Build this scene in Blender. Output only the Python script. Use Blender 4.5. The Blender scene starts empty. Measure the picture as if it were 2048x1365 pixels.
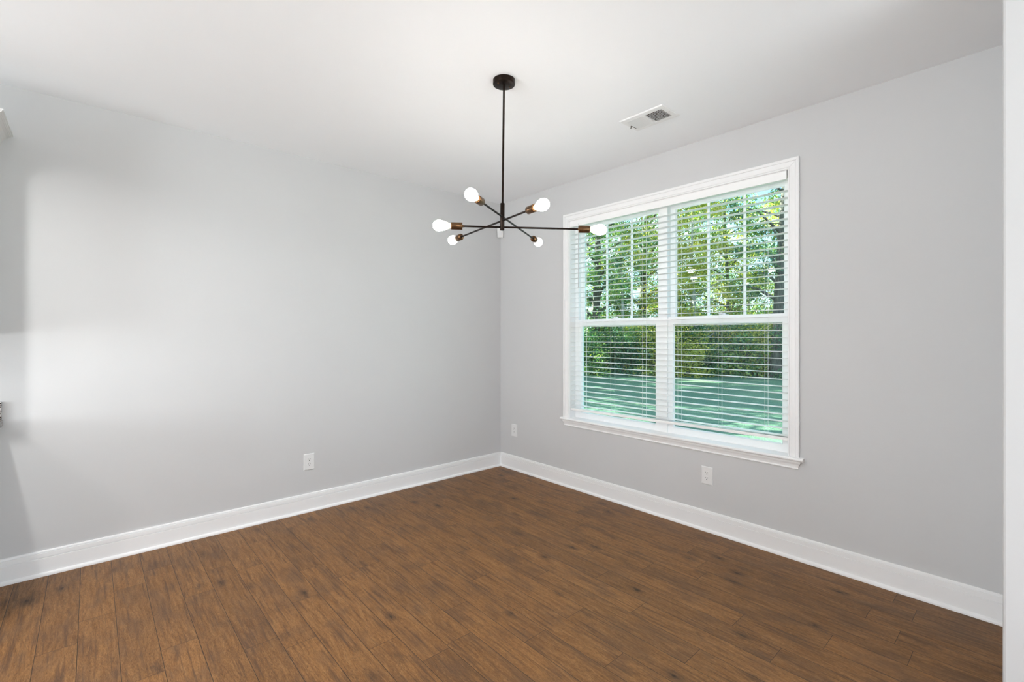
import bpy, math, random
from mathutils import Vector, Matrix
from math import sin, cos, pi, radians

sc = bpy.context.scene
COL = sc.collection
random.seed(7)

# ------------------------------------------------------------------ camera
CAM = (-3.2184, -3.7895, 1.3687)
YAW = radians(48.2836)                     # heading measured from +X
cd = bpy.data.cameras.new('camera')
cd.sensor_width = 36.0
cd.lens = 944.4 / 2048 * 36.0
cd.shift_y = (670.44 - 682.5) / 2048
cd.clip_start = 0.02
cd.clip_end = 300
cam = bpy.data.objects.new('camera', cd)
cam.location = CAM
cam.rotation_euler = (pi / 2, 0, YAW - pi / 2)
COL.objects.link(cam)
sc.camera = cam

# ------------------------------------------------------------------ view / world / daylight
sc.view_settings.view_transform = 'Standard'
sc.view_settings.look = 'None'
sc.view_settings.gamma = 1.0
sc.view_settings.use_curve_mapping = False
sc.view_settings.exposure = 0.14
sc.cycles.use_denoising = True
sc.cycles.max_bounces = 10
sc.cycles.diffuse_bounces = 6
sc.cycles.transparent_max_bounces = 16
sc.cycles.sample_clamp_indirect = 8.0
sc.cycles.caustics_reflective = False
sc.cycles.caustics_refractive = False

SKY_STRENGTH = 2.2
world = bpy.data.worlds.new('sky')
sc.world = world
world.use_nodes = True
wt = world.node_tree
wt.nodes.clear()


def N(t, kind, **kw):
    n = t.nodes.new(kind)
    for k, v in kw.items():
        setattr(n, k, v)
    return n


def math_node(t, op, a, b=None, c=None):
    n = N(t, 'ShaderNodeMath', operation=op)
    for i, v in enumerate((a, b, c)):
        if v is None:
            continue
        if isinstance(v, (int, float)):
            n.inputs[i].default_value = v
        else:
            t.links.new(v, n.inputs[i])
    return n.outputs[0]


def ramp(t, fac, stops, interp='LINEAR'):
    n = N(t, 'ShaderNodeValToRGB')
    cr = n.color_ramp
    cr.interpolation = interp
    while len(cr.elements) < len(stops):
        cr.elements.new(0.5)
    for e, (p, c) in zip(cr.elements, stops):
        e.position = p
        e.color = (c[0], c[1], c[2], 1) if not isinstance(c, (int, float)) else (c, c, c, 1)
    t.links.new(fac, n.inputs[0])
    return n.outputs[0]


def mix(t, fac, a, b, blend='MIX'):
    n = N(t, 'ShaderNodeMix', data_type='RGBA', blend_type=blend)
    for sock, v in ((n.inputs[0], fac), (n.inputs[6], a), (n.inputs[7], b)):
        if isinstance(v, (int, float)):
            sock.default_value = v
        elif isinstance(v, tuple):
            sock.default_value = (v[0], v[1], v[2], 1)
        else:
            t.links.new(v, sock)
    return n.outputs[2]


tc = N(wt, 'ShaderNodeTexCoord')
sx = N(wt, 'ShaderNodeSeparateXYZ')
wt.links.new(tc.outputs['Generated'], sx.inputs[0])
up = math_node(wt, 'MULTIPLY_ADD', sx.outputs[2], 0.5, 0.5)
sky_col = ramp(wt, up, [(0.0, (0.20, 0.26, 0.18)), (0.47, (0.30, 0.36, 0.30)), (0.5, (0.80, 0.92, 1.0)),
                        (0.62, (0.36, 0.62, 1.0)), (1.0, (0.22, 0.45, 0.95))])
cn = N(wt, 'ShaderNodeTexNoise')
cn.inputs['Scale'].default_value = 5.0
cn.inputs['Detail'].default_value = 6
wt.links.new(tc.outputs['Generated'], cn.inputs['Vector'])
cl = ramp(wt, cn.outputs[0], [(0.46, 0.0), (0.62, 1.0)])
above = ramp(wt, up, [(0.5, 0.0), (0.505, 1.0)])
clm = math_node(wt, 'MULTIPLY', cl, above)
sky_col = mix(wt, clm, sky_col, (1.15, 1.17, 1.2))
bg = N(wt, 'ShaderNodeBackground')
bg.inputs[1].default_value = SKY_STRENGTH
wt.links.new(sky_col, bg.inputs[0])
wo = N(wt, 'ShaderNodeOutputWorld')
wt.links.new(bg.outputs[0], wo.inputs[0])

sd = bpy.data.lights.new('sun', 'SUN')
sd.energy = 42.0
sd.angle = radians(0.53)
sd.color = (1.0, 0.93, 0.80)
sun = bpy.data.objects.new('sun', sd)
sun.rotation_euler = Vector((-0.36, 0.80, 0.46)).to_track_quat('Z', 'Y').to_euler()
COL.objects.link(sun)


def area_light(name, loc, direction, sx_, sy_, power, color, shape='RECTANGLE', spread=180):
    d = bpy.data.lights.new(name, 'AREA')
    d.shape = shape
    d.size = sx_
    d.size_y = sy_
    d.energy = power
    d.color = color
    d.spread = radians(spread)
    o = bpy.data.objects.new(name, d)
    o.location = loc
    o.rotation_euler = Vector(direction).to_track_quat('-Z', 'Z').to_euler()
    COL.objects.link(o)
    return o


# fill lights added in unseen wall openings behind and beside the camera
FILL_BACK, FILL_KITCHEN, CAN_K, CAN_FILL, BULB = 120.0, 285.0, 22.0, 4.0, 53.0
area_light('fill_back_opening', (-2.3, -8.46, 1.25), (0.0, 1, 0.8), 3.4, 2.1, FILL_BACK, (0.912, 0.967, 1.0))
area_light('fill_kitchen_opening', (-8.46, -2.6, 1.45), (1, 0.0, 0.6), 2.6, 1.7, FILL_KITCHEN, (0.912, 0.967, 1.0))

# ------------------------------------------------------------------ helpers
H = 2.743                                   # ceiling height


class MB:
    """collects shapes; build() links them as one mesh object"""

    def __init__(self):
        self.v, self.f, self.s = [], [], []

    def add(self, verts, faces, smooth=False):
        b = len(self.v)
        self.v.extend([tuple(x) for x in verts])
        for f in faces:
            self.f.append(tuple(b + i for i in f))
            self.s.append(smooth)
        return self

    def box(self, a, b):
        x0, x1 = sorted((a[0], b[0])); y0, y1 = sorted((a[1], b[1])); z0, z1 = sorted((a[2], b[2]))
        vs = [(x0, y0, z0), (x1, y0, z0), (x1, y1, z0), (x0, y1, z0), (x0, y0, z1), (x1, y0, z1), (x1, y1, z1), (x0, y1, z1)]
        return self.add(vs, [(0, 3, 2, 1), (4, 5, 6, 7), (0, 1, 5, 4), (1, 2, 6, 5), (2, 3, 7, 6), (3, 0, 4, 7)])

    def tube(self, pts, radii, seg=12, caps=True):
        pts = [Vector(p) for p in pts]
        if isinstance(radii, (int, float)):
            radii = [radii] * len(pts)
        rings = []
        up0 = None
        for i, p in enumerate(pts):
            d = (pts[min(i + 1, len(pts) - 1)] - pts[max(i - 1, 0)]).normalized()
            if up0 is None:
                up0 = Vector((0, 0, 1)) if abs(d.z) < 0.9 else Vector((1, 0, 0))
            u = (up0 - d * up0.dot(d)).normalized()
            w = d.cross(u)
            up0 = u
            rings.append([p + (u * cos(2 * pi * k / seg) + w * sin(2 * pi * k / seg)) * radii[i] for k in range(seg)])
        vs = [q for r in rings for q in r]
        fs = []
        for i in range(len(pts) - 1):
            for k in range(seg):
                k2 = (k + 1) % seg
                fs.append((i * seg + k, i * seg + k2, (i + 1) * seg + k2, (i + 1) * seg + k))
        self.add(vs, fs, True)
        if caps:
            self.add(rings[0], [tuple(reversed(range(seg)))])
            self.add(rings[-1], [tuple(range(seg))])
        return self

    def lathe(self, origin, axis, profile, seg=24, close=True):
        """profile: list of (distance along axis, radius)"""
        o = Vector(origin); a = Vector(axis).normalized()
        u = a.orthogonal().normalized(); w = a.cross(u)
        n = len(profile)
        vs = [o + a * t + (u * cos(2 * pi * k / seg) + w * sin(2 * pi * k / seg)) * r for t, r in profile for k in range(seg)]
        fs = []
        for i in range(n - 1):
            for k in range(seg):
                k2 = (k + 1) % seg
                fs.append((i * seg + k, i * seg + k2, (i + 1) * seg + k2, (i + 1) * seg + k))
        self.add(vs, fs, True)
        if close:
            if profile[0][1] > 1e-6:
                self.add(vs[:seg], [tuple(reversed(range(seg)))])
            if profile[-1][1] > 1e-6:
                self.add(vs[-seg:], [tuple(range(seg))])
        return self

    def prism(self, prof, a, b, shear_a=None, shear_b=None):
        """extrude closed 2-D profile (list of 3-D offsets given by function) between two ring positions"""
        n = len(prof)
        ra = [a(p) for p in prof]; rb = [b(p) for p in prof]
        self.add(ra + rb, [(i, (i + 1) % n, n + (i + 1) % n, n + i) for i in range(n)])
        self.add(ra, [tuple(reversed(range(n)))])
        self.add(rb, [tuple(range(n))])
        return self

    def build(self, name, mat, parent=None, bevel=0.0, loc=None):
        me = bpy.data.meshes.new(name)
        me.from_pydata(self.v, [], self.f)
        me.polygons.foreach_set('use_smooth', self.s)
        me.materials.append(mat)
        me.update()
        import bmesh
        bm = bmesh.new(); bm.from_mesh(me)
        if len(bm.faces) < 20000:
            bmesh.ops.recalc_face_normals(bm, faces=bm.faces)
        bm.to_mesh(me); bm.free()
        o = bpy.data.objects.new(name, me)
        COL.objects.link(o)
        if loc:
            o.location = loc
        if parent:
            o.parent = parent
        if bevel:
            m = o.modifiers.new('bevel', 'BEVEL')
            m.width = bevel; m.segments = 2; m.limit_method = 'ANGLE'; m.angle_limit = radians(50)
        return o


def empty(name, loc=(0, 0, 0)):
    o = bpy.data.objects.new(name, None)
    o.location = loc
    o.empty_display_size = 0.1
    COL.objects.link(o)
    return o


def tag(o, label, cat, group=None, kind=None):
    o['label'] = label
    o['category'] = cat
    if group:
        o['group'] = group
    if kind:
        o['kind'] = kind
    return o


def structure(o, label, cat):
    return tag(o, label, cat, kind='structure')


def dup(root, loc, rot=None, scale=None):
    r = root.copy(); COL.objects.link(r); r.location = loc
    if rot is not None:
        r.rotation_euler = rot
    if scale is not None:
        r.scale = scale
    for ch in list(root.children):
        c = ch.copy(); COL.objects.link(c); c.parent = r
        for g in list(ch.children):
            d = g.copy(); COL.objects.link(d); d.parent = c
    return r


# ------------------------------------------------------------------ materials
def new_mat(name):
    m = bpy.data.materials.new(name)
    m.use_nodes = True
    t = m.node_tree
    b = t.nodes['Principled BSDF']
    return m, t, b


def bump(t, b, height, strength, dist=0.01):
    n = N(t, 'ShaderNodeBump')
    n.inputs['Strength'].default_value = strength
    n.inputs['Distance'].default_value = dist
    t.links.new(height, n.inputs['Height'])
    t.links.new(n.outputs[0], b.inputs['Normal'])


def obj_coord(t, scale=(1, 1, 1)):
    c = N(t, 'ShaderNodeTexCoord')
    mp = N(t, 'ShaderNodeMapping')
    mp.inputs['Scale'].default_value = scale
    t.links.new(c.outputs['Object'], mp.inputs['Vector'])
    return mp.outputs[0]


def noise(t, vec, scale, detail=3, rough=0.5, dim='3D'):
    n = N(t, 'ShaderNodeTexNoise')
    n.inputs['Scale'].default_value = scale
    n.inputs['Detail'].default_value = detail
    n.inputs['Roughness'].default_value = rough
    t.links.new(vec, n.inputs['Vector'])
    return n.outputs[0]


def paint(name, col, rough=0.6, tex=0.0, spec=0.3, var=0.02):
    m, t, b = new_mat(name)
    v = obj_coord(t)
    n1 = noise(t, v, 2.5, 4)
    lo = tuple(c * (1 - var) for c in col); hi = tuple(min(1, c * (1 + var)) for c in col)
    t.links.new(ramp(t, n1, [(0.3, lo), (0.7, hi)]), b.inputs['Base Color'])
    b.inputs['Roughness'].default_value = rough
    b.inputs['Specular IOR Level'].default_value = spec
    if tex:
        bump(t, b, noise(t, v, 260, 2), tex, 0.002)
    return m


def metal(name, col, rough, brushed=False):
    m, t, b = new_mat(name)
    b.inputs['Metallic'].default_value = 0.85
    b.inputs['Roughness'].default_value = rough
    v = obj_coord(t)
    n1 = noise(t, v, 40 if not brushed else 90, 3)
    t.links.new(ramp(t, n1, [(0.3, tuple(c * 0.75 for c in col)), (0.7, tuple(c * 1.25 for c in col))]), b.inputs['Base Color'])
    return m


M_wall = paint('wall_paint', (0.590, 0.590, 0.592), 0.75, 0.05, 0.2, 0.006)
M_ceil = paint('ceiling_paint', (0.905, 0.92, 0.94), 0.85, 0.05, 0.15, 0.005)
M_trim = paint('trim_paint', (0.85, 0.85, 0.85), 0.38, 0.0, 0.4, 0.005)
M_vinyl = paint('window_vinyl', (0.90, 0.90, 0.90), 0.35, 0.0, 0.4, 0.004)
M_blind = paint('blind_slat_white', (0.90, 0.90, 0.895), 0.42, 0.0, 0.35, 0.006)
M_cord = paint('blind_cord', (0.85, 0.85, 0.84), 0.7, 0.0, 0.2, 0.01)
M_plastic = paint('outlet_plastic', (0.76, 0.76, 0.755), 0.35, 0.0, 0.45, 0.004)
M_dark = paint('dark_slot', (0.02, 0.02, 0.02), 0.8, 0.0, 0.1, 0.1)
M_ventmetal = paint('vent_enamel', (0.82, 0.82, 0.82), 0.4, 0.0, 0.4, 0.01)
M_duct = paint('duct_shade_and_lever', (0.10, 0.085, 0.07), 0.6, 0.0, 0.2, 0.2)
M_cab = paint('cabinet_paint', (0.74, 0.745, 0.74), 0.4, 0.0, 0.4, 0.005)
M_bronze = metal('dark_bronze', (0.017, 0.010, 0.007), 0.36)
M_brass = metal('brushed_brown_brass', (0.125, 0.066, 0.030), 0.34, True)
M_steel = metal('satin_steel', (0.55, 0.55, 0.54), 0.3)
M_ext = paint('exterior_siding', (0.55, 0.55, 0.53), 0.8, 0.0, 0.2, 0.05)


def granite():
    m, t, b = new_mat('speckled_granite')
    v = obj_coord(t)
    vo = N(t, 'ShaderNodeTexVoronoi'); vo.inputs['Scale'].default_value = 160
    t.links.new(v, vo.inputs['Vector'])
    bw = N(t, 'ShaderNodeSeparateColor'); t.links.new(vo.outputs['Color'], bw.inputs[0])
    c = ramp(t, bw.outputs[0], [(0.0, (0.015, 0.013, 0.012)), (0.33, (0.10, 0.08, 0.07)), (0.5, (0.40, 0.37, 0.35)), (0.8, (0.66, 0.64, 0.62))], 'CONSTANT')
    t.links.new(c, b.inputs['Base Color'])
    b.inputs['Roughness'].default_value = 0.15
    return m


M_granite = granite()


def glass_mat():
    m = bpy.data.materials.new('window_glass'); m.use_nodes = True
    t = m.node_tree; t.nodes.clear()
    lw = N(t, 'ShaderNodeLayerWeight'); lw.inputs['Blend'].default_value = 0.5
    f = math_node(t, 'POWER', lw.outputs['Facing'], 5.0)
    f = math_node(t, 'MULTIPLY_ADD', f, 0.95, 0.02)
    tr = N(t, 'ShaderNodeBsdfTransparent'); tr.inputs[0].default_value = (0.86, 0.98, 0.95, 1)
    gl = N(t, 'ShaderNodeBsdfGlossy'); gl.inputs['Roughness'].default_value = 0.01
    mx = N(t, 'ShaderNodeMixShader')
    t.links.new(f, mx.inputs[0]); t.links.new(tr.outputs[0], mx.inputs[1]); t.links.new(gl.outputs[0], mx.inputs[2])
    o = N(t, 'ShaderNodeOutputMaterial'); t.links.new(mx.outputs[0], o.inputs[0])
    return m


M_glass = glass_mat()


def bulb_mat():
    m, t, b = new_mat('lit_bulb_glass')
    c = N(t, 'ShaderNodeTexCoord')
    s = N(t, 'ShaderNodeSeparateXYZ'); t.links.new(c.outputs['Object'], s.inputs[0])
    # x = distance along the bulb from its collar (m)
    e = ramp(t, math_node(t, 'DIVIDE', s.outputs[0], 0.1), [(0.0, 0.02), (0.10, 0.06), (0.32, 1.0)])
    col = ramp(t, math_node(t, 'DIVIDE', s.outputs[0], 0.1), [(0.0, (1.0, 0.62, 0.25)), (0.30, (1.0, 0.90, 0.76)), (0.5, (1.0, 0.97, 0.94))])
    t.links.new(col, b.inputs['Emission Color'])
    t.links.new(math_node(t, 'MULTIPLY', e, BULB), b.inputs['Emission Strength'])
    b.inputs['Base Color'].default_value = (0.8, 0.75, 0.65, 1)
    b.inputs['Roughness'].default_value = 0.15
    return m


M_bulb = bulb_mat()


def emit_mat(name, col, s):
    m, t, b = new_mat(name)
    b.inputs['Emission Color'].default_value = (*col, 1)
    b.inputs['Emission Strength'].default_value = s
    b.inputs['Base Color'].default_value = (0.8, 0.8, 0.8, 1)
    return m


M_can = emit_mat('recessed_lens', (1.0, 0.95, 0.88), 6.0)

PW, PL, PX = 0.1350, 0.914, -3.263          # plank width, length, seam phase


def floor_mat():
    m, t, b = new_mat('wood_plank_floor')
    c = N(t, 'ShaderNodeTexCoord')
    s = N(t, 'ShaderNodeSeparateXYZ'); t.links.new(c.outputs['Object'], s.inputs[0])
    X, Y = s.outputs[0], s.outputs[1]
    px = math_node(t, 'DIVIDE', math_node(t, 'SUBTRACT', X, PX), PW)
    col = math_node(t, 'FLOOR', px)
    fx = math_node(t, 'SUBTRACT', px, col)
    k = math_node(t, 'DIVIDE', math_node(t, 'ADD', math_node(t, 'FLOORED_MODULO', col, 26.0), 0.5), 26.0)
    known = {0: .74, 3: .825, 5: .684, 6: .334, 7: .016, 14: .058, 15: .615, 16: .291, 17: .079, 18: .414, 21: .48, 22: .635}
    rr = random.Random(3)
    stops = []
    for i in range(26):
        o = known.get(i, rr.random() * PL)
        stops.append((i / 26.0, o / PL))
    off = ramp(t, k, stops, 'CONSTANT')
    py = math_node(t, 'ADD', math_node(t, 'DIVIDE', Y, PL), off)
    row = math_node(t, 'FLOOR', py)
    fy = math_node(t, 'SUBTRACT', py, row)
    cv = N(t, 'ShaderNodeCombineXYZ')
    t.links.new(col, cv.inputs[0]); t.links.new(row, cv.inputs[1])
    wn = N(t, 'ShaderNodeTexWhiteNoise', noise_dimensions='3D'); t.links.new(cv.outputs[0], wn.inputs['Vector'])
    r1 = wn.outputs['Value']
    # gaps
    ex = math_node(t, 'MULTIPLY', math_node(t, 'MINIMUM', fx, math_node(t, 'SUBTRACT', 1.0, fx)), PW)
    ey = math_node(t, 'MULTIPLY', math_node(t, 'MINIMUM', fy, math_node(t, 'SUBTRACT', 1.0, fy)), PL)
    ed = math_node(t, 'MINIMUM', ex, math_node(t, 'MULTIPLY', ey, 1.3))
    gap = ramp(t, math_node(t, 'MULTIPLY', ed, 100.0), [(0.0, 1.0), (0.09, 0.95), (0.165, 0.0)])

    def pv(kx, ky, kr):
        v = N(t, 'ShaderNodeCombineXYZ')
        t.links.new(math_node(t, 'MULTIPLY_ADD', r1, kr, math_node(t, 'MULTIPLY', X, kx)), v.inputs[0])
        t.links.new(math_node(t, 'MULTIPLY_ADD', r1, kr * 1.7, math_node(t, 'MULTIPLY', Y, ky)), v.inputs[1])
        t.links.new(math_node(t, 'MULTIPLY', r1, kr * 0.7), v.inputs[2])
        return v.outputs[0]

    # warped grain (fine pores + cathedral bands)
    warp = noise(t, pv(9, 2.6, 41), 1.0, 2)
    wv = N(t, 'ShaderNodeCombineXYZ')
    t.links.new(math_node(t, 'ADD', math_node(t, 'MULTIPLY', X, 85.0), math_node(t, 'MULTIPLY', warp, 9.0)), wv.inputs[0])
    t.links.new(math_node(t, 'MULTIPLY_ADD', r1, 50.0, math_node(t, 'MULTIPLY', Y, 5.0)), wv.inputs[1])
    band = noise(t, wv.outputs[0], 1.0, 5, 0.72)
    fine = noise(t, pv(520, 55, 90), 1.0, 4, 0.75)
    fleck = noise(t, pv(380, 70, 60), 1.0, 3, 0.6)
    streak = noise(t, pv(75, 3.2, 77), 1.0, 4, 0.6)
    blot = noise(t, pv(9.0, 4.2, 23), 1.0, 3, 0.55)
    # knots
    vo = N(t, 'ShaderNodeTexVoronoi'); vo.inputs['Scale'].default_value = 1.0
    t.links.new(pv(9.0, 4.2, 0), vo.inputs['Vector'])
    vs = N(t, 'ShaderNodeSeparateColor'); t.links.new(vo.outputs['Color'], vs.inputs[0])
    gate = ramp(t, vs.outputs[0], [(0.55, 0.0), (0.57, 1.0)])
    kn = noise(t, pv(55, 22, 13), 1.0, 3, 0.65)
    kd = math_node(t, 'ADD', vo.outputs['Distance'], math_node(t, 'MULTIPLY_ADD', fine, 0.20, -0.10))
    kd = math_node(t, 'ADD', kd, math_node(t, 'MULTIPLY_ADD', kn, 0.34, -0.17))
    blot = math_node(t, 'ADD', blot, math_node(t, 'ADD', math_node(t, 'MULTIPLY_ADD', streak, 0.30, -0.15), math_node(t, 'MULTIPLY_ADD', fine, 0.30, -0.15)))
    core = math_node(t, 'MULTIPLY', ramp(t, kd, [(0.02, 1.0), (0.09, 0.0)]), gate)
    halo = math_node(t, 'MULTIPLY', ramp(t, kd, [(0.04, 1.0), (0.34, 0.0)], 'EASE'), gate)

    base = ramp(t, band, [(0.28, (0.160, 0.070, 0.022)), (0.5, (0.238, 0.113, 0.038)), (0.72, (0.330, 0.168, 0.060))])
    tone = ramp(t, r1, [(0.0, (0.86, 0.85, 0.85)), (0.5, (1.0, 0.99, 0.98)), (1.0, (1.14, 1.12, 1.08))])
    base = mix(t, 1.0, base, tone, 'MULTIPLY')
    base = mix(t, math_node(t, 'MULTIPLY', ramp(t, fine, [(0.34, 1.0), (0.54, 0.0)]), 0.75), base, (0.055, 0.026, 0.012))
    base = mix(t, math_node(t, 'MULTIPLY', ramp(t, fleck, [(0.54, 0.0), (0.72, 1.0)]), 0.34), base, (0.48, 0.28, 0.12))
    base = mix(t, math_node(t, 'MULTIPLY', ramp(t, streak, [(0.53, 0.0), (0.68, 1.0)]), 0.65), base, (0.070, 0.034, 0.018))
    base = mix(t, math_node(t, 'MULTIPLY', ramp(t, blot, [(0.46, 0.0), (0.70, 1.0)]), 0.50), base, (0.085, 0.050, 0.032))
    base = mix(t, math_node(t, 'MULTIPLY', halo, 0.60), base, (0.055, 0.031, 0.019))
    base = mix(t, math_node(t, 'MULTIPLY', core, 0.85), base, (0.018, 0.009, 0.006))
    bev_glint = ramp(t, math_node(t, 'MULTIPLY', ex, 100.0), [(0.15, 0.0), (0.19, 1.0), (0.26, 0.0)])  # bevel highlight painted as a pale line beside the long seams
    base = mix(t, math_node(t, 'MULTIPLY', bev_glint, 0.15), base, (0.42, 0.27, 0.15))
    base = mix(t, math_node(t, 'MULTIPLY', gap, 0.93), base, (0.020, 0.010, 0.006))
    t.links.new(base, b.inputs['Base Color'])
    ro = ramp(t, band, [(0.3, 0.52), (0.7, 0.42)])
    t.links.new(ro, b.inputs['Roughness'])
    b.inputs['Specular IOR Level'].default_value = 0.26
    hgt = math_node(t, 'SUBTRACT', math_node(t, 'MULTIPLY_ADD', fine, 0.25, math_node(t, 'MULTIPLY', band, 0.35)), math_node(t, 'MULTIPLY', gap, 1.2))
    bump(t, b, hgt, 0.35, 0.0015)
    return m


M_floor = floor_mat()


def leaf_mat(name, dark, mid, light):
    m = bpy.data.materials.new(name); m.use_nodes = True
    t = m.node_tree; t.nodes.clear()
    g = N(t, 'ShaderNodeNewGeometry')
    oi = N(t, 'ShaderNodeObjectInfo')
    c = N(t, 'ShaderNodeTexCoord')
    n1 = noise(t, c.outputs['Object'], 0.9, 3)
    f = math_node(t, 'ADD', math_node(t, 'MULTIPLY', g.outputs['Random Per Island'], 0.55), math_node(t, 'MULTIPLY', n1, 0.55))
    f = math_node(t, 'MULTIPLY_ADD', oi.outputs['Random'], 0.16, math_node(t, 'SUBTRACT', f, 0.10))
    col = ramp(t, f, [(0.15, dark), (0.5, mid), (0.85, light)])
    df = N(t, 'ShaderNodeBsdfDiffuse'); t.links.new(col, df.inputs[0])
    tl = N(t, 'ShaderNodeBsdfTranslucent')
    t.links.new(mix(t, 1.0, col, (1.25, 1.1, 0.5), 'MULTIPLY'), tl.inputs[0])
    gl = N(t, 'ShaderNodeBsdfGlossy'); gl.inputs['Roughness'].default_value = 0.35
    m1 = N(t, 'ShaderNodeMixShader'); m1.inputs[0].default_value = 0.45
    t.links.new(df.outputs[0], m1.inputs[1]); t.links.new(tl.outputs[0], m1.inputs[2])
    m2 = N(t, 'ShaderNodeMixShader'); m2.inputs[0].default_value = 0.06
    t.links.new(m1.outputs[0], m2.inputs[1]); t.links.new(gl.outputs[0], m2.inputs[2])
    o = N(t, 'ShaderNodeOutputMaterial'); t.links.new(m2.outputs[0], o.inputs[0])
    return m


M_leaf = leaf_mat('green_leaves', (0.045, 0.16, 0.10), (0.15, 0.33, 0.09), (0.60, 0.62, 0.14))
M_leafd = leaf_mat('deep_green_leaves', (0.03, 0.12, 0.095), (0.06, 0.21, 0.12), (0.30, 0.44, 0.13))
M_leafy = leaf_mat('yellow_green_leaves', (0.18, 0.27, 0.06), (0.45, 0.48, 0.09), (0.75, 0.66, 0.15))


def bark(name, a, b2):
    m, t, b = new_mat(name)
    v = obj_coord(t, (1, 1, 0.25))
    t.links.new(ramp(t, noise(t, v, 14, 5), [(0.3, a), (0.7, b2)]), b.inputs['Base Color'])
    b.inputs['Roughness'].default_value = 0.9
    bump(t, b, noise(t, v, 25, 4), 0.6, 0.03)
    return m


M_bark = bark('brown_bark', (0.05, 0.045, 0.04), (0.16, 0.14, 0.12))
M_barkp = bark('pale_grey_bark', (0.30, 0.29, 0.27), (0.60, 0.58, 0.55))


def lawn_mat():
    m, t, b = new_mat('lawn_grass')
    v = obj_coord(t)
    n1 = noise(t, v, 0.45, 4)
    n2 = noise(t, v, 22, 4, 0.7)
    a = ramp(t, n1, [(0.3, (0.105, 0.185, 0.13)), (0.6, (0.13, 0.205, 0.14)), (0.8, (0.19, 0.205, 0.14))])
    c = mix(t, 0.6, a, ramp(t, n2, [(0.3, (0.45, 0.45, 0.45)), (0.7, (1.5, 1.5, 1.5))]), 'MULTIPLY')
    t.links.new(c, b.inputs['Base Color'])
    b.inputs['Roughness'].default_value = 0.9
    b.inputs['Specular IOR Level'].default_value = 0.1
    bump(t, b, n2, 0.8, 0.05)
    return m


M_lawn = lawn_mat()
M_litter = bark('forest_floor_litter', (0.05, 0.06, 0.035), (0.16, 0.14, 0.09))

# ------------------------------------------------------------------ room shell
XW, YB, YS = -8.5, -8.5, -3.6990             # far-left wall, back wall, front wall's room face


def wall_with_hole(axis, base, thick, u0, u1, holes):
    """vertical wall on axis 'x' or 'y' from base to base+thick, with rectangular holes (u0,u1,z0,z1) sorted along u"""
    mb = MB()
    us = sorted({u0, u1, *[h[0] for h in holes], *[h[1] for h in holes]})
    zs = sorted({0.0, H, *[h[2] for h in holes], *[h[3] for h in holes]})

    def P(w, u, z):
        return (w, u, z) if axis == 'x' else (u, w, z)

    def hole(u, z):
        return any(h[0] < u < h[1] and h[2] < z < h[3] for h in holes)
    for w in (base, base + thick):
        for i in range(len(us) - 1):
            for j in range(len(zs) - 1):
                if not hole((us[i] + us[i + 1]) / 2, (zs[j] + zs[j + 1]) / 2):
                    mb.add([P(w, us[i], zs[j]), P(w, us[i + 1], zs[j]), P(w, us[i + 1], zs[j + 1]), P(w, us[i], zs[j + 1])], [(0, 1, 2, 3)])
    for a, b, c, d in [(u0, u1, 0.0, H)] + list(holes):
        for q in ([(a, c), (b, c)], [(b, c), (b, d)], [(b, d), (a, d)], [(a, d), (a, c)]):
            (ua, za), (ub, zb) = q
            mb.add([P(base, ua, za), P(base, ub, zb), P(base + thick, ub, zb), P(base + thick, ua, za)], [(0, 1, 2, 3)])
    return mb


structure(MB().box((XW - 0.2, YB - 0.2, -0.25), (0.15, 0.15, 0.0)).build('floor', M_floor),
          'brown wood plank floor running toward the outlet wall', 'floor')
structure(MB().box((XW - 0.2, YB - 0.2, H), (0.15, 0.15, H + 0.3)).build('ceiling', M_ceil),
          'smooth white ceiling above the chandelier', 'ceiling')
structure(wall_with_hole('y', 0.0, 0.15, XW, 0.15, []).build('wall_left', M_wall),
          'long light grey wall without a window, left of the corner', 'wall')
WY0, WY1, WZ0, WZ1 = -2.752, -0.953, 0.600, 2.396      # rough opening of the dining window
structure(wall_with_hole('x', 0.0, 0.15, YB, 0.0, [(WY0, WY1, WZ0, WZ1)]).build('wall_right', M_wall),
          'light grey wall holding the big window, right of the corner', 'wall')
structure(MB().box((-0.85, YS, 0), (0.0, YS - 0.13, H)).build('wall_front', M_wall, bevel=0.008),
          'end of the grey partition wall at the right edge of the view', 'wall')
structure(wall_with_hole('y', YB - 0.15, 0.15, XW, 0.0, [(-4.0, -0.6, 0.2, 2.3)]).build('wall_back', M_wall),
          'grey wall with an opening added for fill light, behind the viewpoint', 'wall')
structure(wall_with_hole('x', XW - 0.15, 0.15, YB, 0.0, [(-3.9, -1.3, 0.6, 2.3)]).build('wall_far_left', M_wall),  # opening added to hold the kitchen-side fill light
          'grey kitchen wall far beyond the left edge of the view', 'wall')

# baseboards: (distance from wall, height)
BASE = [(0, 0), (0.030, 0), (0.0295, 0.008), (0.026, 0.0145), (0.019, 0.0185), (0.0155, 0.019), (0.0155, 0.0985), (0.0100, 0.1005),
        (0.0100, 0.1025), (0.0150, 0.1045), (0.0145, 0.1265), (0.0080, 0.1280), (0.0080, 0.1300), (0.0115, 0.1315), (0.0105, 0.1370), (0.0070, 0.1405), (0, 0.1405)]


def baseboard(name, a, b, label):
    return structure(MB().prism(BASE, a, b).build(name, M_trim), label, 'baseboard')


baseboard('baseboard_left', lambda p: (-3.60, -p[0], p[1]), lambda p: (-p[0], -p[0], p[1]), 'white grooved baseboard along the windowless wall')
baseboard('baseboard_right', lambda p: (-p[0], -p[0], p[1]), lambda p: (-p[0], YS, p[1]), 'white grooved baseboard under the window wall')

# ------------------------------------------------------------------ window
win = empty('window_1', (0, -1.8525, WZ0))
structure(win, 'wide double window in white casing on the right wall', 'window')
win_o = Vector(win.location)


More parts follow.
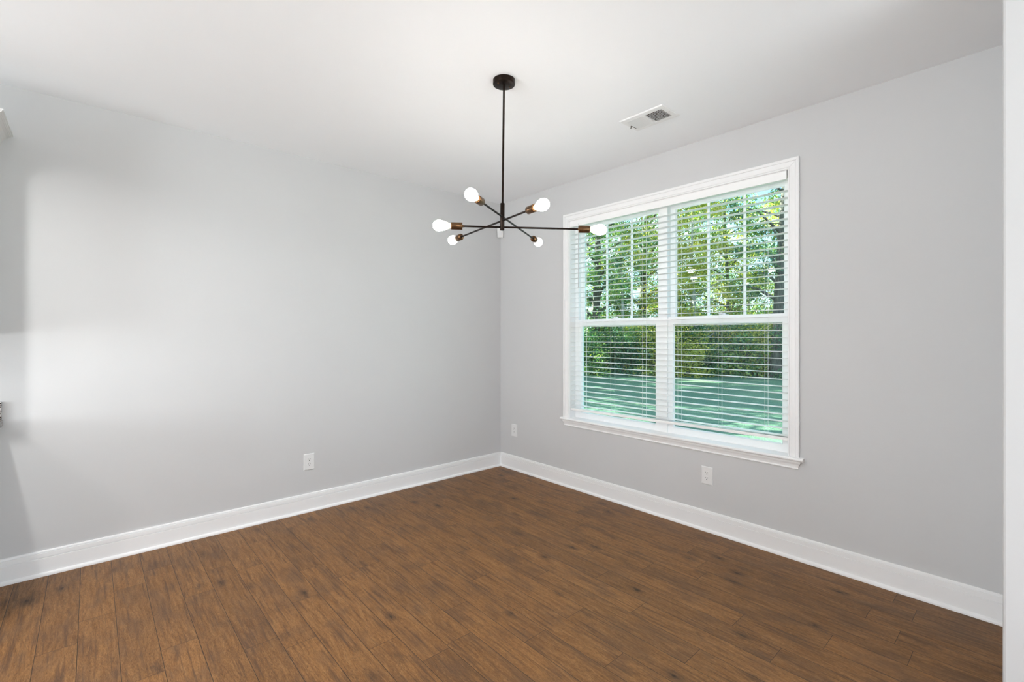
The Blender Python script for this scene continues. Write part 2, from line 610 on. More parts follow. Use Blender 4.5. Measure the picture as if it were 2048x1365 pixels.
def wpart(mb, name, mat, parent=None, bevel=0.0):
    """parts are modelled in world space and moved into the window's own space"""
    o = mb.build(name, mat, None, bevel)
    o.parent = parent or win
    if parent is None:
        o.matrix_parent_inverse = Matrix.Translation(-win_o)
    return o


CY0, CY1 = -2.811, -0.895                   # outer casing edges
CI0, CI1 = -2.748, -0.957                   # inner casing edges
CZT, CZI, STOOL = 2.456, 2.392, 0.622
# casing profile: (0 at inner edge .. 1 at outer edge, projection into the room)
CP = [(0.0, 0.0), (0.0, 0.009), (0.04, 0.0110), (0.11, 0.0110), (0.13, 0.0070), (0.16, 0.0070), (0.20, 0.0115), (0.36, 0.0130), (0.52, 0.0132), (0.64, 0.0136),
      (0.66, 0.0110), (0.69, 0.0110), (0.72, 0.0170), (0.80, 0.0185), (0.93, 0.0190), (1.0, 0.0165), (1.0, 0.0)]


def lerp(a, b, s):
    return a + (b - a) * s


G = 0.0006
wpart(MB().prism(CP, lambda p: (-p[1], lerp(CI0, CY0, p[0]), STOOL), lambda p: (-p[1], lerp(CI0, CY0, p[0]), lerp(CZI, CZT, p[0]) - G)), 'casing', M_trim)
wpart(MB().prism(CP, lambda p: (-p[1], lerp(CI1, CY1, p[0]), STOOL), lambda p: (-p[1], lerp(CI1, CY1, p[0]), lerp(CZI, CZT, p[0]) - G)), 'casing', M_trim)
wpart(MB().prism(CP, lambda p: (-p[1], lerp(CI0, CY0, p[0]) + G, lerp(CZI, CZT, p[0])), lambda p: (-p[1], lerp(CI1, CY1, p[0]) - G, lerp(CZI, CZT, p[0]))), 'head_casing', M_trim)
# jamb boards lining the opening
wpart(MB().box((0.0, CI0 - 0.006, STOOL), (0.075, CI0 + 0.004, 2.396)), 'jamb', M_trim)
wpart(MB().box((0.0, CI1 - 0.004, STOOL), (0.075, CI1 + 0.006, 2.396)), 'jamb', M_trim)
wpart(MB().box((0.0, CI0, 2.390), (0.075, CI1, 2.400)), 'head_jamb', M_trim)
# stool with a rounded nose and horns
nose = [(-0.032, 0.0045), (-0.034, 0.0105), (-0.0325, 0.0165), (-0.028, 0.0205), (-0.022, 0.022), (0.076, 0.022), (0.076, 0.0), (-0.026, 0.0)]
st = MB()
st.prism([(min(x, 0.0), z) for x, z in nose], lambda p: (p[0], -2.836, 0.600 + p[1]), lambda p: (p[0], -0.870, 0.600 + p[1]))
st.box((-0.001, CI0 - 0.005, 0.600), (0.076, CI1 + 0.005, 0.622))
wpart(st, 'stool', M_trim)
AP = [(0.0, 0.548), (0.006, 0.548), (0.0085, 0.5505), (0.0085, 0.556), (0.0065, 0.558), (0.0075, 0.565), (0.011, 0.577), (0.0165, 0.587), (0.0175, 0.592), (0.0175, 0.600), (0.0, 0.600)]
wpart(MB().prism(AP, lambda p: (-p[0], -2.795 - p[0] - (p[1] - .548) * 0.15, p[1]), lambda p: (-p[0], -0.911 + p[0] + (p[1] - .548) * 0.15, p[1])), 'apron', M_trim)
# vinyl unit frame
UY = [(-1.8525, -0.957), (-2.748, -1.8525)]
fr = MB()
FX0, FX1 = 0.070, 0.150
fr.box((FX0 + 0.0065, -1.0, 0.6345), (FX1, -0.953, 2.3575)).box((FX0 + 0.0065, -2.752, 0.6345), (FX1, -2.705, 2.3575))
fr.box((FX0 + 0.0065, -2.752, 2.358), (FX1, -0.953, 2.396)).box((FX0 + 0.0065, -2.752, 0.600), (FX1, -0.953, 0.634))
wpart(fr, 'frame', M_vinyl)
wpart(MB().box((FX0 - 0.004, -1.8885, 0.622), (FX1, -1.8165, 2.392)), 'mullion', M_vinyl, bevel=0.002)


def ring(mb, x0, x1, y0, y1, z0, z1, iy0, iy1, iz0, iz1):
    mb.box((x0, y0, z0), (x1, iy0, z1)).box((x0, iy1, z0), (x1, y1, z1))
    mb.box((x0, iy0, z0), (x1, iy1, iz0)).box((x0, iy0, iz1), (x1, iy1, z1))
    # sloped glazing bead around the inside
    bw = 0.008
    xb = x0 + 0.012
    for (a, b, c, d) in (((iy0, iz0), (iy0, iz1), (iy0 + bw, iz1 - bw), (iy0 + bw, iz0 + bw)), ((iy1, iz1), (iy1, iz0), (iy1 - bw, iz0 + bw), (iy1 - bw, iz1 - bw)),
                         ((iy1, iz0), (iy0, iz0), (iy0 + bw, iz0 + bw), (iy1 - bw, iz0 + bw)), ((iy0, iz1), (iy1, iz1), (iy1 - bw, iz1 - bw), (iy0 + bw, iz1 - bw))):
        mb.add([(x0 + 0.001, *a), (x0 + 0.001, *b), (xb, *c), (xb, *d)], [(0, 1, 2, 3)])
    return mb


for (y0, y1), (g0, g1) in zip(UY, ((-1.782, -1.028), (-2.690, -1.927))):
    a0, a1 = y0 + 0.034, y1 - 0.034
    up_s = wpart(ring(MB(), 0.112, 0.142, a0, a1, 1.450, 2.368, g0, g1, 1.500, 2.335), 'upper_sash', M_vinyl)
    wpart(MB().box((0.125, g0 - 0.004, 1.496), (0.129, g1 + 0.004, 2.339)), 'pane', M_glass, up_s)
    for k in (1, 2):
        yc = lerp(g0, g1, k / 3)
        wpart(MB().box((0.1225, yc - 0.0085, 1.500), (0.1315, yc + 0.0085, 2.335)), 'muntin', M_vinyl, up_s)
    lo_s = wpart(ring(MB(), 0.078, 0.108, a0, a1, 0.632, 1.507, g0, g1, 0.668, 1.455), 'lower_sash', M_vinyl)
    wpart(MB().box((0.091, g0 - 0.004, 0.664), (0.095, g1 + 0.004, 1.459)), 'pane', M_glass, lo_s)
    yc = (g0 + g1) / 2
    wpart(MB().box((0.080, yc - 0.03, 1.507), (0.106, yc + 0.03, 1.513)).tube([(0.093, yc, 1.512), (0.093, yc, 1.520)], 0.010).box((0.088, yc - 0.004, 1.516), (0.098, yc + 0.034, 1.522)), 'sash_lock', M_vinyl, lo_s)

# ------------------------------------------------------------------ window blind
bl = empty('window_blind', (0.035, -1.8525, STOOL))
tag(bl, 'white horizontal slat blind, opened, hanging inside the double window', 'window blind')
bl_o = Vector(bl.location)
B0, B1 = -2.741, -0.967


def bpart(mb, name, mat, parent=None, bevel=0.0):
    o = mb.build(name, mat, None, bevel)
    o.parent = parent or bl
    if parent is None:
        o.matrix_parent_inverse = Matrix.Translation(-bl_o)
    return o


VP = [(0.001, 2.336), (-0.001, 2.337), (-0.0015, 2.341), (-0.0015, 2.384), (-0.0005, 2.3875), (-0.003, 2.3885), (-0.003, 2.3905), (0.004, 2.3905), (0.004, 2.336)]
bpart(MB().prism(VP, lambda p: (p[0], B0 + 0.004, p[1]), lambda p: (p[0], B1 + 0.003, p[1])), 'valance', M_blind)
bpart(MB().box((0.008, B0 + 0.003, 2.346), (0.062, B1 - 0.003, 2.389)), 'headrail', M_blind)
sl = MB()
PITCH, Z0 = 0.0438, 2.272
SC = [(0.0095, 0.0), (0.0105, 0.0013), (0.024, 0.0021), (0.036, 0.0024), (0.048, 0.0021), (0.0605, 0.0013), (0.0615, 0.0), (0.0605, -0.0011), (0.036, -0.0004), (0.0105, -0.0011)]
for i in range(36):
    z = Z0 - i * PITCH
    j = random.uniform(-0.0008, 0.0008)
    sl.prism(SC, lambda p: (p[0], B0, z + p[1] + j), lambda p: (p[0], B1, z + p[1] - j))
bpart(sl, 'slat_panel', M_blind)
RB = [(0.009, -0.009), (0.008, -0.006), (0.008, 0.006), (0.010, 0.009), (0.062, 0.009), (0.064, 0.006), (0.064, -0.006), (0.062, -0.009)]
rail = bpart(MB().prism(RB, lambda p: (p[0], B0, 0.721 + p[1]), lambda p: (p[0], B1, 0.701 + p[1])), 'bottom_rail', M_blind)
for yc in (-1.105, -1.405, -1.706, -2.007, -2.307, -2.607):
    zr = lerp(0.721, 0.701, (yc - B0) / (B1 - B0))
    cords = MB()
    for xx, r in ((0.0075, 0.0006), (0.0635, 0.0011)):
        cords.tube([(xx, yc, zr + 0.004), (xx, yc, 2.348)], r, 6)
    for i in range(36):
        z = Z0 - i * PITCH - 0.0016
        cords.tube([(0.0075, yc + 0.004, z), (0.0635, yc + 0.004, z)], 0.0006, 4, False)
    bpart(cords, 'ladder_cord', M_cord)
    bpart(MB().lathe((0.030, yc, zr - 0.0085), (0, 0, -1), [(0, 0.008), (0.003, 0.008), (0.005, 0.005)], 12), 'cord_plug', M_plastic, rail)
wand = bpart(MB().tube([(-0.006, -1.069, 2.333), (-0.006, -1.069, 1.79)], 0.0042, 8), 'tilt_wand', paint('clear_wand', (0.55, 0.55, 0.55), 0.2, 0, 0.5, 0.02))
bpart(MB().tube([(-0.006, -1.069, 2.330), (-0.004, -1.069, 2.352), (0.010, -1.069, 2.356)], 0.0013, 6), 'wand_hook', M_steel, wand)

# ------------------------------------------------------------------ power outlets
def slot_mb(yc, zc, w, h):
    return MB().box((-0.0002, yc - w / 2, zc - h / 2), (0.0030, yc + w / 2, zc + h / 2))


def make_outlet():
    """faces local -x, plate centred on the origin"""
    r = empty('power_outlet')
    hw, hh = 0.0405, 0.0620
    pl = [(-hw, -hh), (hw, -hh), (hw, hh), (-hw, hh)]
    mb = MB()
    rings = [(0.0, 0.0), (-0.0035, 0.0), (-0.006, 0.005)]
    vs = []
    for x, ins in rings:
        vs += [(x, y - math.copysign(ins, y), z - math.copysign(ins, z)) for y, z in pl]
    fs = [(4 * i + k, 4 * i + (k + 1) % 4, 4 * i + 4 + (k + 1) % 4, 4 * i + 4 + k) for i in range(2) for k in range(4)] + [(8, 9, 10, 11), (3, 2, 1, 0)]
    mb.add(vs, fs)
    mb.build('cover_plate', M_plastic, r)
    for zc in (0.0185, -0.0185):
        n = 20
        prof = []
        for k in range(n):
            a = 2 * pi * k / n
            prof.append((0.0172 * cos(a), max(-0.0135, min(0.0135, 0.0172 * sin(a)))))
        rec = MB().prism(prof, lambda p: (-0.005, p[0], zc + p[1]), lambda p: (-0.0082, p[0] * 0.97, zc + p[1] * 0.97)).build('receptacle', M_plastic, r)
        for yo, hgt in ((-0.0064, 0.0082), (0.0064, 0.0070)):
            MB().box((-0.0086, yo - 0.0011, zc + 0.0035 - hgt / 2), (-0.006, yo + 0.0011, zc + 0.0035 + hgt / 2)).build('slot', M_dark, rec)
        MB().lathe((-0.0088, 0, zc - 0.0075), (1, 0, 0), [(0, 0.0030), (0.003, 0.0030)], 10).build('ground_hole', M_dark, rec)
    MB().lathe((-0.0058, 0, 0), (-1, 0, 0), [(0, 0.0035), (0.0012, 0.0030)], 12).build('screw', M_plastic, r)
    return r


ol = make_outlet()
ol.location = (-0.0005, -0.2175, 0.398)
tag(ol, 'white duplex outlet closest to the room corner, left of the window', 'power outlet', 'wall outlets of the empty room')
o2 = dup(ol, (-0.0005, -2.232, 0.385))
o2['label'] = 'white duplex outlet below the window sill on the right wall'
o3 = dup(ol, (-1.9545, -0.0005, 0.384), (0, 0, pi / 2))
o3['label'] = 'white duplex outlet on the windowless left wall'

# ------------------------------------------------------------------ motion detector in the corner
md = empty('motion_sensor', (-0.022, -0.022, 2.432))
tag(md, 'small white motion sensor mounted in the room corner below the ceiling', 'motion sensor')
n = Vector((-1, -1, 0)).normalized(); tdir = Vector((1, -1, 0)).normalized()
mb = MB()


def msp(d, s, z):
    return tuple(n * d + tdir * s + Vector((0, 0, z)))


sec = [(-0.045, [(-0.006, -0.026), (0.012, -0.030), (0.018, -0.024), (0.018, 0.024), (0.012, 0.030), (-0.006, 0.026)]),
       (-0.030, [(-0.010, -0.028), (0.018, -0.031), (0.026, -0.025), (0.026, 0.025), (0.018, 0.031), (-0.010, 0.028)]),
       (0.042, [(-0.010, -0.029), (0.024, -0.033), (0.033, -0.026), (0.033, 0.026), (0.024, 0.033), (-0.010, 0.029)]),
       (0.047, [(-0.008, -0.026), (0.018, -0.028), (0.026, -0.022), (0.026, 0.022), (0.018, 0.028), (-0.008, 0.026)])]
vs = [msp(d, s, z) for z, ps in sec for d, s in ps]
fs = [(6 * i + k, 6 * i + (k + 1) % 6, 6 * i + 6 + (k + 1) % 6, 6 * i + 6 + k) for i in range(3) for k in range(6)] + [tuple(range(5, -1, -1)), tuple(range(18, 24))]
mb.add(vs, fs).build('housing', M_plastic, md)
MB().add([msp(0.0268, -0.018, -0.026), msp(0.0268, 0.018, -0.026), msp(0.0322, 0.018, 0.014), msp(0.0322, -0.018, 0.014),
          msp(0.0288, -0.016, -0.024), msp(0.0288, 0.016, -0.024), msp(0.0342, 0.016, 0.012), msp(0.0342, -0.016, 0.012)],
         [(0, 1, 5, 4), (1, 2, 6, 5), (2, 3, 7, 6), (3, 0, 4, 7), (4, 5, 6, 7)]).build('lens', paint('frosted_lens', (0.70, 0.70, 0.71), 0.3, 0, 0.4, 0.02), md)

# ------------------------------------------------------------------ ceiling vent
vt = empty('ceiling_vent', (-0.581, -2.1355, H))
tag(vt, 'white rectangular air vent in the ceiling beside the chandelier', 'air vent')
VX, VY = 0.103, 0.153
mb = MB()
ro = [(-VX, -VY), (VX, -VY), (VX, VY), (-VX, VY)]
ri = [(-0.066, -0.122), (0.066, -0.122), (0.066, 0.122), (-0.066, 0.122)]
L4 = [(ro, 0.0), (ro, -0.003), ([(x * 0.955, y * 0.97) for x, y in ro], -0.007), (ri, -0.008), (ri, 0.0)]
vs = [(x, y, z) for r_, z in L4 for x, y in r_]
fs = [(4 * i + k, 4 * i + (k + 1) % 4, 4 * i + 4 + (k + 1) % 4, 4 * i + 4 + k) for i in range(4) for k in range(4)]
mb.add(vs, fs)
mb.box((-0.066, -0.006, -0.009), (0.066, 0.006, -0.001))
mb.build('frame', M_ventmetal, vt)
for sgn, y0 in ((1, 0.008), (-1, -0.008)):
    lb = MB()
    for k in range(10):
        yc = y0 + sgn * (0.006 + k * 0.0112)
        # fins lean away from the centre bar
        dy = sgn * 0.0062
        lb.add([(-0.066, yc - dy, -0.0015), (0.066, yc - dy, -0.0015), (0.066, yc + dy, -0.0095), (-0.066, yc + dy, -0.0095),
                (-0.066, yc - dy + 0.001, -0.0015), (0.066, yc - dy + 0.001, -0.0015), (0.066, yc + dy + 0.001, -0.0095), (-0.066, yc + dy + 0.001, -0.0095)],
               [(0, 1, 2, 3), (7, 6, 5, 4), (0, 4, 5, 1), (2, 6, 7, 3), (1, 5, 6, 2), (0, 3, 7, 4)])
    lb.build('louver_bank', M_ventmetal, vt)
cr = MB()
for k in range(7):
    xc = -0.056 + k * 0.0187
    cr.box((xc - 0.0008, -0.122, -0.0035), (xc + 0.0008, -0.008, -0.0005))
cr.build('damper_grid', M_ventmetal, vt)
MB().box((-0.066, -0.122, -0.0004), (0.066, 0.122, -0.0001)).build('duct_shade_sheet', M_duct, vt)  # dark sheet standing in for the shade inside the duct
MB().tube([(0.052, 0.129, -0.009), (-0.004, 0.129, -0.009)], 0.0016, 6).tube([(-0.004, 0.129, -0.009), (-0.009, 0.130, -0.028)], 0.0024, 6).build('damper_lever', M_duct, vt)
for yy in (-0.139, 0.140):
    MB().lathe((0, yy, -0.0072), (0, 0, -1), [(0, 0.0035), (0.0015, 0.0028)], 10).build('screw', M_steel, vt)

# ------------------------------------------------------------------ chandelier
CH = Vector((-1.557, -1.861, H))
HUB = Vector((-1.5645, -1.8545, 0))
ch = empty('chandelier', CH)
tag(ch, 'dark bronze six-bulb chandelier with crossed arms hanging from the ceiling', 'chandelier')


def cpart(mb, name, mat, parent=None, bevel=0.0):
    o = mb.build(name, mat, None, bevel)
    o.parent = parent or ch
    if parent is None:
        o.matrix_parent_inverse = Matrix.Translation(-CH)
    return o


can = cpart(MB().lathe(CH, (0, 0, -1), [(0, 0.0595), (0.0235, 0.0595), (0.0252, 0.0588), (0.0262, 0.0570), (0.0262, 0.0001)], 40), 'canopy', M_bronze)
for a in (-0.15, -0.15 + pi):
    q = CH + Vector((cos(a) * 0.036, sin(a) * 0.036, -0.026))
    cpart(MB().lathe(q, (0, 0, -1), [(0, 0.0042), (0.002, 0.0042), (0.0045, 0.0028), (0.005, 0.0001)], 10), 'canopy_screw', M_brass, can)
top = CH + Vector((0, 0, -0.026)); bot = Vector((HUB.x, HUB.y, 1.933))
ax = (bot - top).normalized()
cpart(MB().lathe(top, ax, [(0, 0.0085), (0.006, 0.0072), (0.024, 0.0070), (0.027, 0.0058), (0.030, 0.0058)], 16), 'swivel', M_bronze)
hub_top = top + ax * ((2.079 - top.z) / ax.z)
cpart(MB().lathe(top + ax * 0.030, ax, [(0, 0.0056), ((hub_top - top).length - 0.028, 0.0056)], 16), 'downrod', M_bronze)
cpart(MB().lathe(hub_top, ax, [(0, 0.0105), (0.002, 0.0120), ((bot - hub_top).length - 0.002, 0.0120), ((bot - hub_top).length, 0.0105)], 20), 'hub', M_bronze)
BP = [(0.0, 0.0120), (0.006, 0.0125), (0.012, 0.0138), (0.022, 0.0175), (0.034, 0.0222), (0.046, 0.0262), (0.058, 0.0287), (0.068, 0.0292), (0.078, 0.0275),
      (0.087, 0.0228), (0.093, 0.0168), (0.0965, 0.0100), (0.098, 0.0001)]
for ang, z, la, lb_ in ((-35.3, 1.950, 0.369, 0.578), (-99.2, 1.985, 0.651, 0.404), (29.8, 2.007, 0.452, 0.767)):
    d = Vector((cos(radians(ang)), sin(radians(ang)), 0))
    hc = Vector((HUB.x, HUB.y, z))
    cpart(MB().tube([hc - d * (la - 0.150), hc + d * (lb_ - 0.150)], 0.0052, 12), 'arm', M_bronze)
    for s, L in ((-1, la), (1, lb_)):
        e = d * s
        s0 = hc + e * (L - 0.156)
        so = MB().lathe(s0, e, [(-0.006, 0.0065), (0.0, 0.0072), (0.0001, 0.0188), (0.0015, 0.0196), (0.0585, 0.0196), (0.060, 0.0190), (0.0600, 0.0150), (0.040, 0.0150)], 28)
        sk = cpart(so, 'socket', M_brass)
        b_me = MB().lathe((0, 0, 0), (1, 0, 0), BP, 28).build('bulb', M_bulb)
        b_me.parent = sk
        b_me.location = s0 + e * 0.058
        b_me.rotation_euler = (0, 0, math.atan2(e.y, e.x))

# ------------------------------------------------------------------ kitchen pieces just beyond the left edge
uc = empty('wall_cabinet', (-4.06, 0, 1.37))
tag(uc, 'white upper kitchen cabinet whose crown moulding enters at the upper left edge', 'cabinet')
uo = Vector(uc.location)


def kpart(mb, name, mat, root, parent=None, bevel=0.0):
    o = mb.build(name, mat, None, bevel)
    o.parent = parent or root
    if parent is None:
        o.matrix_parent_inverse = Matrix.Translation(-Vector(root.location))
    return o


XR = -3.605
kpart(MB().box((XR - 0.91, -0.345, 1.37), (XR, -0.001, 2.44)), 'body', M_cab, uc)
for k in range(2):
    x0 = XR - 0.91 + k * 0.455 + 0.003
    dr = MB().box((x0, -0.365, 1.375), (x0 + 0.449, -0.346, 2.395))
    dmb = ring(MB(), 0, 0.02, 0, 1, 0, 1, 0.1, 0.9, 0.1, 0.9)
    door = kpart(dr, 'door', M_cab, uc, bevel=0.002)
    kpart(MB().box((x0 + 0.06, -0.3665, 1.435), (x0 + 0.389, -0.364, 2.335)), 'door_panel', M_cab, uc, door, 0.002)
    hx = x0 + (0.42 if k == 0 else 0.03)
    kpart(MB().tube([(hx, -0.366, 1.42), (hx, -0.392, 1.42), (hx, -0.392, 1.55), (hx, -0.366, 1.55)], 0.005, 8), 'handle', M_steel, uc, door)
# crown: (projection, height), swept round the front and the open end
CRP = [(0.0, 2.392), (0.006, 2.392), (0.0075, 2.400), (0.013, 2.406), (0.0165, 2.416), (0.021, 2.428), (0.029, 2.440), (0.040, 2.450), (0.050, 2.4555), (0.054, 2.4565),
       (0.054, 2.4605), (0.0585, 2.462), (0.061, 2.466), (0.0655, 2.467), (0.0655, 2.4755), (0.0, 2.4755)]
mb = MB()
mb.prism(CRP, lambda p: (XR + p[0], 0, p[1]), lambda p: (XR + p[0], -0.345 - p[0], p[1]))
mb.prism(CRP, lambda p: (XR + p[0], -0.345 - p[0], p[1]), lambda p: (XR - 0.91, -0.345 - p[0], p[1]))
kpart(mb, 'crown_moulding', M_cab, uc)

bc = empty('base_cabinet', (-4.06, 0, 0))
tag(bc, 'white lower kitchen cabinet under the granite counter, past the left edge', 'cabinet')
kpart(MB().box((XR - 0.91, -0.60, 0.10), (XR, -0.001, 0.871)), 'body', M_cab, bc)
kpart(MB().box((XR - 0.91, -0.53, 0.0), (XR - 0.01, -0.001, 0.10)), 'toe_kick', M_cab, bc)
for k in range(2):
    x0 = XR - 0.91 + k * 0.455 + 0.003
    door = kpart(MB().box((x0, -0.62, 0.11), (x0 + 0.449, -0.601, 0.68)), 'door', M_cab, bc, bevel=0.002)
    hx = x0 + (0.42 if k == 0 else 0.03)
    kpart(MB().tube([(hx, -0.621, 0.50), (hx, -0.647, 0.50), (hx, -0.647, 0.63), (hx, -0.621, 0.63)], 0.005, 8), 'handle', M_steel, bc, door)
    dw = kpart(MB().box((x0, -0.62, 0.69), (x0 + 0.449, -0.601, 0.86)), 'drawer', M_cab, bc, bevel=0.002)
    kpart(MB().tube([(x0 + 0.16, -0.621, 0.775), (x0 + 0.16, -0.647, 0.775), (x0 + 0.29, -0.647, 0.775), (x0 + 0.29, -0.621, 0.775)], 0.005, 8), 'handle', M_steel, bc, dw)
ct = empty('countertop', (-4.06, 0, 0.872))
tag(ct, 'speckled granite countertop with short backsplash showing at the left edge', 'countertop')
kpart(MB().box((XR - 0.91, -0.645, 0.872), (-3.578, -0.001, 0.904)), 'slab', M_granite, ct, bevel=0.003)
kpart(MB().box((XR - 0.91, -0.021, 0.9045), (-3.583, -0.001, 1.003)), 'backsplash', M_granite, ct, bevel=0.002)

# ------------------------------------------------------------------ recessed ceiling lights: two in the kitchen, the others added as fill
first = None
CANS = [(-3.89, -1.18, 'over the end of the kitchen counter', 'k'), (-5.20, -2.46, 'over the added kitchen island', 'k'), (-6.9, -1.6, 'added for fill at the far end of the kitchen', 'k'),
        (-3.0, -5.4, 'added for fill over the rug, nearest the viewpoint', 'l'), (-1.5, -5.4, 'added for fill over the rug, near the partition', 'l'),
        (-3.0, -7.0, 'added for fill over the rug, by the back opening', 'l'), (-1.5, -7.0, 'added for fill over the rug, far from the kitchen', 'l')]
for x, y, where, grp in CANS:
    if first is None:
        first = empty('recessed_light', (x, y, H))
        MB().lathe((0, 0, 0), (0, 0, -1), [(-0.0, 0.090), (0.004, 0.088), (0.006, 0.070), (0.002, 0.066), (0.0, 0.066)], 32, False).build('trim_ring', M_ventmetal, first)
        MB().lathe((0, 0, -0.0012), (0, 0, -1), [(0, 0.066), (0.001, 0.064)], 32).build('lens', M_can, first)
        rl = first
    else:
        rl = dup(first, (x, y, H))
    tag(rl, 'round white recessed ceiling light ' + where, 'ceiling light', 'recessed lights of the open kitchen side')
    area_light('can_lamp', (x, y, H - 0.012), (0, 0, -1), 0.12, 0.12, (CAN_K * (1.05 if y > -1.3 else 0.9)) if grp == 'k' else CAN_FILL, (1.0, 0.985, 0.97), 'DISK', 150 if grp == 'k' else 85)

# pale rug and island, added out of view to bounce light upward
rug = MB()
RX0, RX1, RY0, RY1 = -4.6, -0.5, -8.0, -4.2
rug.box((RX0, RY0, 0.0005), (RX1, RY1, 0.012))
o = rug.build('bounce_rug', paint('cream_bounce_rug', (0.78, 0.77, 0.75), 0.95, 0.4, 0.05, 0.04), None, 0.004)
tag(o, 'large cream rug added out of view to bounce light onto the ceiling', 'rug')
il = empty('bounce_island', (-5.0, -2.2, 0))
tag(il, 'white island with pale top added out of view to bounce light upward', 'kitchen island')
kpart(MB().box((-5.50, -3.15, 0.10), (-4.50, -1.25, 0.875)), 'body', M_cab, il, bevel=0.003)
kpart(MB().box((-5.44, -3.09, 0.0), (-4.56, -1.31, 0.10)), 'toe_kick', M_cab, il)
kpart(MB().box((-5.65, -3.25, 0.875), (-4.40, -1.15, 0.907)), 'worktop', paint('pale_bounce_top', (0.82, 0.82, 0.81), 0.2, 0, 0.4, 0.02), il, bevel=0.004)

# ------------------------------------------------------------------ outdoors
GZ = -0.50
rg = random.Random(11)


def ground(name, mat, x0, x1, y0, y1, step, amp, zoff=0.0):
    nx = int((x1 - x0) / step); ny = int((y1 - y0) / step)
    vs = [(lerp(x0, x1, i / nx), lerp(y0, y1, j / ny), GZ + zoff + amp * (sin(i * 0.7 + j * 0.31) + sin(j * 0.53 - i * 0.22)) * 0.5) for i in range(nx + 1) for j in range(ny + 1)]
    fs = [(i * (ny + 1) + j, (i + 1) * (ny + 1) + j, (i + 1) * (ny + 1) + j + 1, i * (ny + 1) + j + 1) for i in range(nx) for j in range(ny)]
    mb = MB(); mb.add(vs, fs, True)
    return mb.build(name, mat)


structure(ground('lawn', M_lawn, 0.16, 70, -45, 60, 1.0, 0.05), 'mown green lawn between the house and the trees', 'lawn')
structure(MB().box((XW - 0.5, YB - 0.5, GZ - 0.3), (0.14, 0.14, -0.26)).build('foundation', M_ext), 'house foundation below the floor', 'foundation')


def leaf_cloud(mb, centers, n, size, r, flat=0.75):
    for _ in range(n):
        cx, cy, cz, cr_ = centers[rg.randrange(len(centers))]
        while True:
            a, b, c = rg.uniform(-1, 1), rg.uniform(-1, 1), rg.uniform(-1, 1)
            q = a * a + b * b + c * c
            if 0.02 < q < 1:
                break
        p = Vector((cx + a * cr_, cy + b * cr_, cz + c * cr_ * flat))
        d = Vector((rg.gauss(0, 1), rg.gauss(0, 1), rg.gauss(0, 0.7) - 0.3)).normalized()
        w = d.orthogonal().normalized()
        w = (Matrix.Rotation(rg.uniform(0, 2 * pi), 3, d) @ w)
        L = size * rg.uniform(0.6, 1.3); W = L * 0.33
        nrm = d.cross(w) * (L * 0.08)
        mb.add([p, p + d * L * 0.5 + w * W + nrm, p + d * L, p + d * L * 0.5 - w * W + nrm], [(0, 1, 2, 3)])


def make_tree(hgt, crown_lo, spread, nleaf, lsize, trunk_r, mat, bmat, lean=0.0):
    root = empty('tree')
    tb = MB()
    pts, rad = [], []
    ph = rg.uniform(0, 6)
    for i in range(9):
        s = i / 8
        pts.append((lean * s * hgt + 0.18 * sin(ph + s * 4), 0.18 * sin(ph * 1.7 + s * 3.3) - 0.18 * sin(ph * 1.7), s * hgt * 0.92))
        rad.append(trunk_r * (1 - 0.85 * s) * (1.35 if i == 0 else 1))
    tb.tube(pts, rad, 10)
    centers = []
    nb = 26
    for k in range(nb):
        s = lerp(crown_lo, 0.93, k / nb)
        i = min(7, int(s * 8)); fr_ = s * 8 - i
        base = Vector(pts[i]).lerp(Vector(pts[i + 1]), fr_)
        a = k * 2.4 + rg.uniform(-.4, .4)
        L = spread * (0.55 + 0.6 * sin(pi * min(1, max(0.08, (s - crown_lo) / (1.02 - crown_lo))) ** 0.8)) * rg.uniform(0.65, 1.1)
        tip = base + Vector((cos(a) * L, sin(a) * L, L * rg.uniform(0.15, 0.55)))
        midp = base.lerp(tip, 0.5) + Vector((0, 0, 0.12 * L))
        r0 = trunk_r * (1 - 0.85 * s) * 0.45
        tb.tube([base, midp, tip], [r0, r0 * 0.6, r0 * 0.2], 6, False)
        for q in (0.55, 0.8, 1.0):
            c = base.lerp(tip, q)
            centers.append((c.x + rg.uniform(-.3, .3), c.y + rg.uniform(-.3, .3), c.z + rg.uniform(-.2, .3), rg.uniform(0.35, 0.65)))
    tb.build('trunk', bmat, root)
    lm = MB()
    leaf_cloud(lm, centers, nleaf, lsize, 0)
    lm.build('foliage', mat, root)
    return root


def make_shrub(hgt, rad_, nleaf, lsize, mat):
    root = empty('shrub')
    stm = MB(); centers = []
    for k in range(9):
        a = k * 2.4; L = rad_ * rg.uniform(0.4, 1.0); hh = hgt * rg.uniform(0.45, 0.9)
        tip = Vector((cos(a) * L, sin(a) * L, hh))
        stm.tube([(0.05 * cos(a), 0.05 * sin(a), -0.05), (tip.x * 0.5, tip.y * 0.5, hh * 0.6), tip], [0.025, 0.018, 0.006], 5, False)
        for q in (0.45, 0.75, 1.0):
            centers.append((tip.x * q, tip.y * q, max(0.35, hh * q), rg.uniform(0.35, 0.6)))
        centers.append((tip.x * 1.05, tip.y * 1.05, 0.22, 0.42))
    stm.build('stem', M_bark, root)
    lm = MB(); leaf_cloud(lm, centers, nleaf, lsize, 0)
    lm.build('foliage', mat, root)
    return root


def spot(px, depth):
    """world ground position seen in column px (2048-wide frame) at a distance along the viewing axis"""
    s = (px - 1024) / 944.4
    fx, fy = cos(YAW), sin(YAW)
    return (CAM[0] + depth * (fx + s * sin(YAW)), CAM[1] + depth * (fy - s * cos(YAW)), GZ)


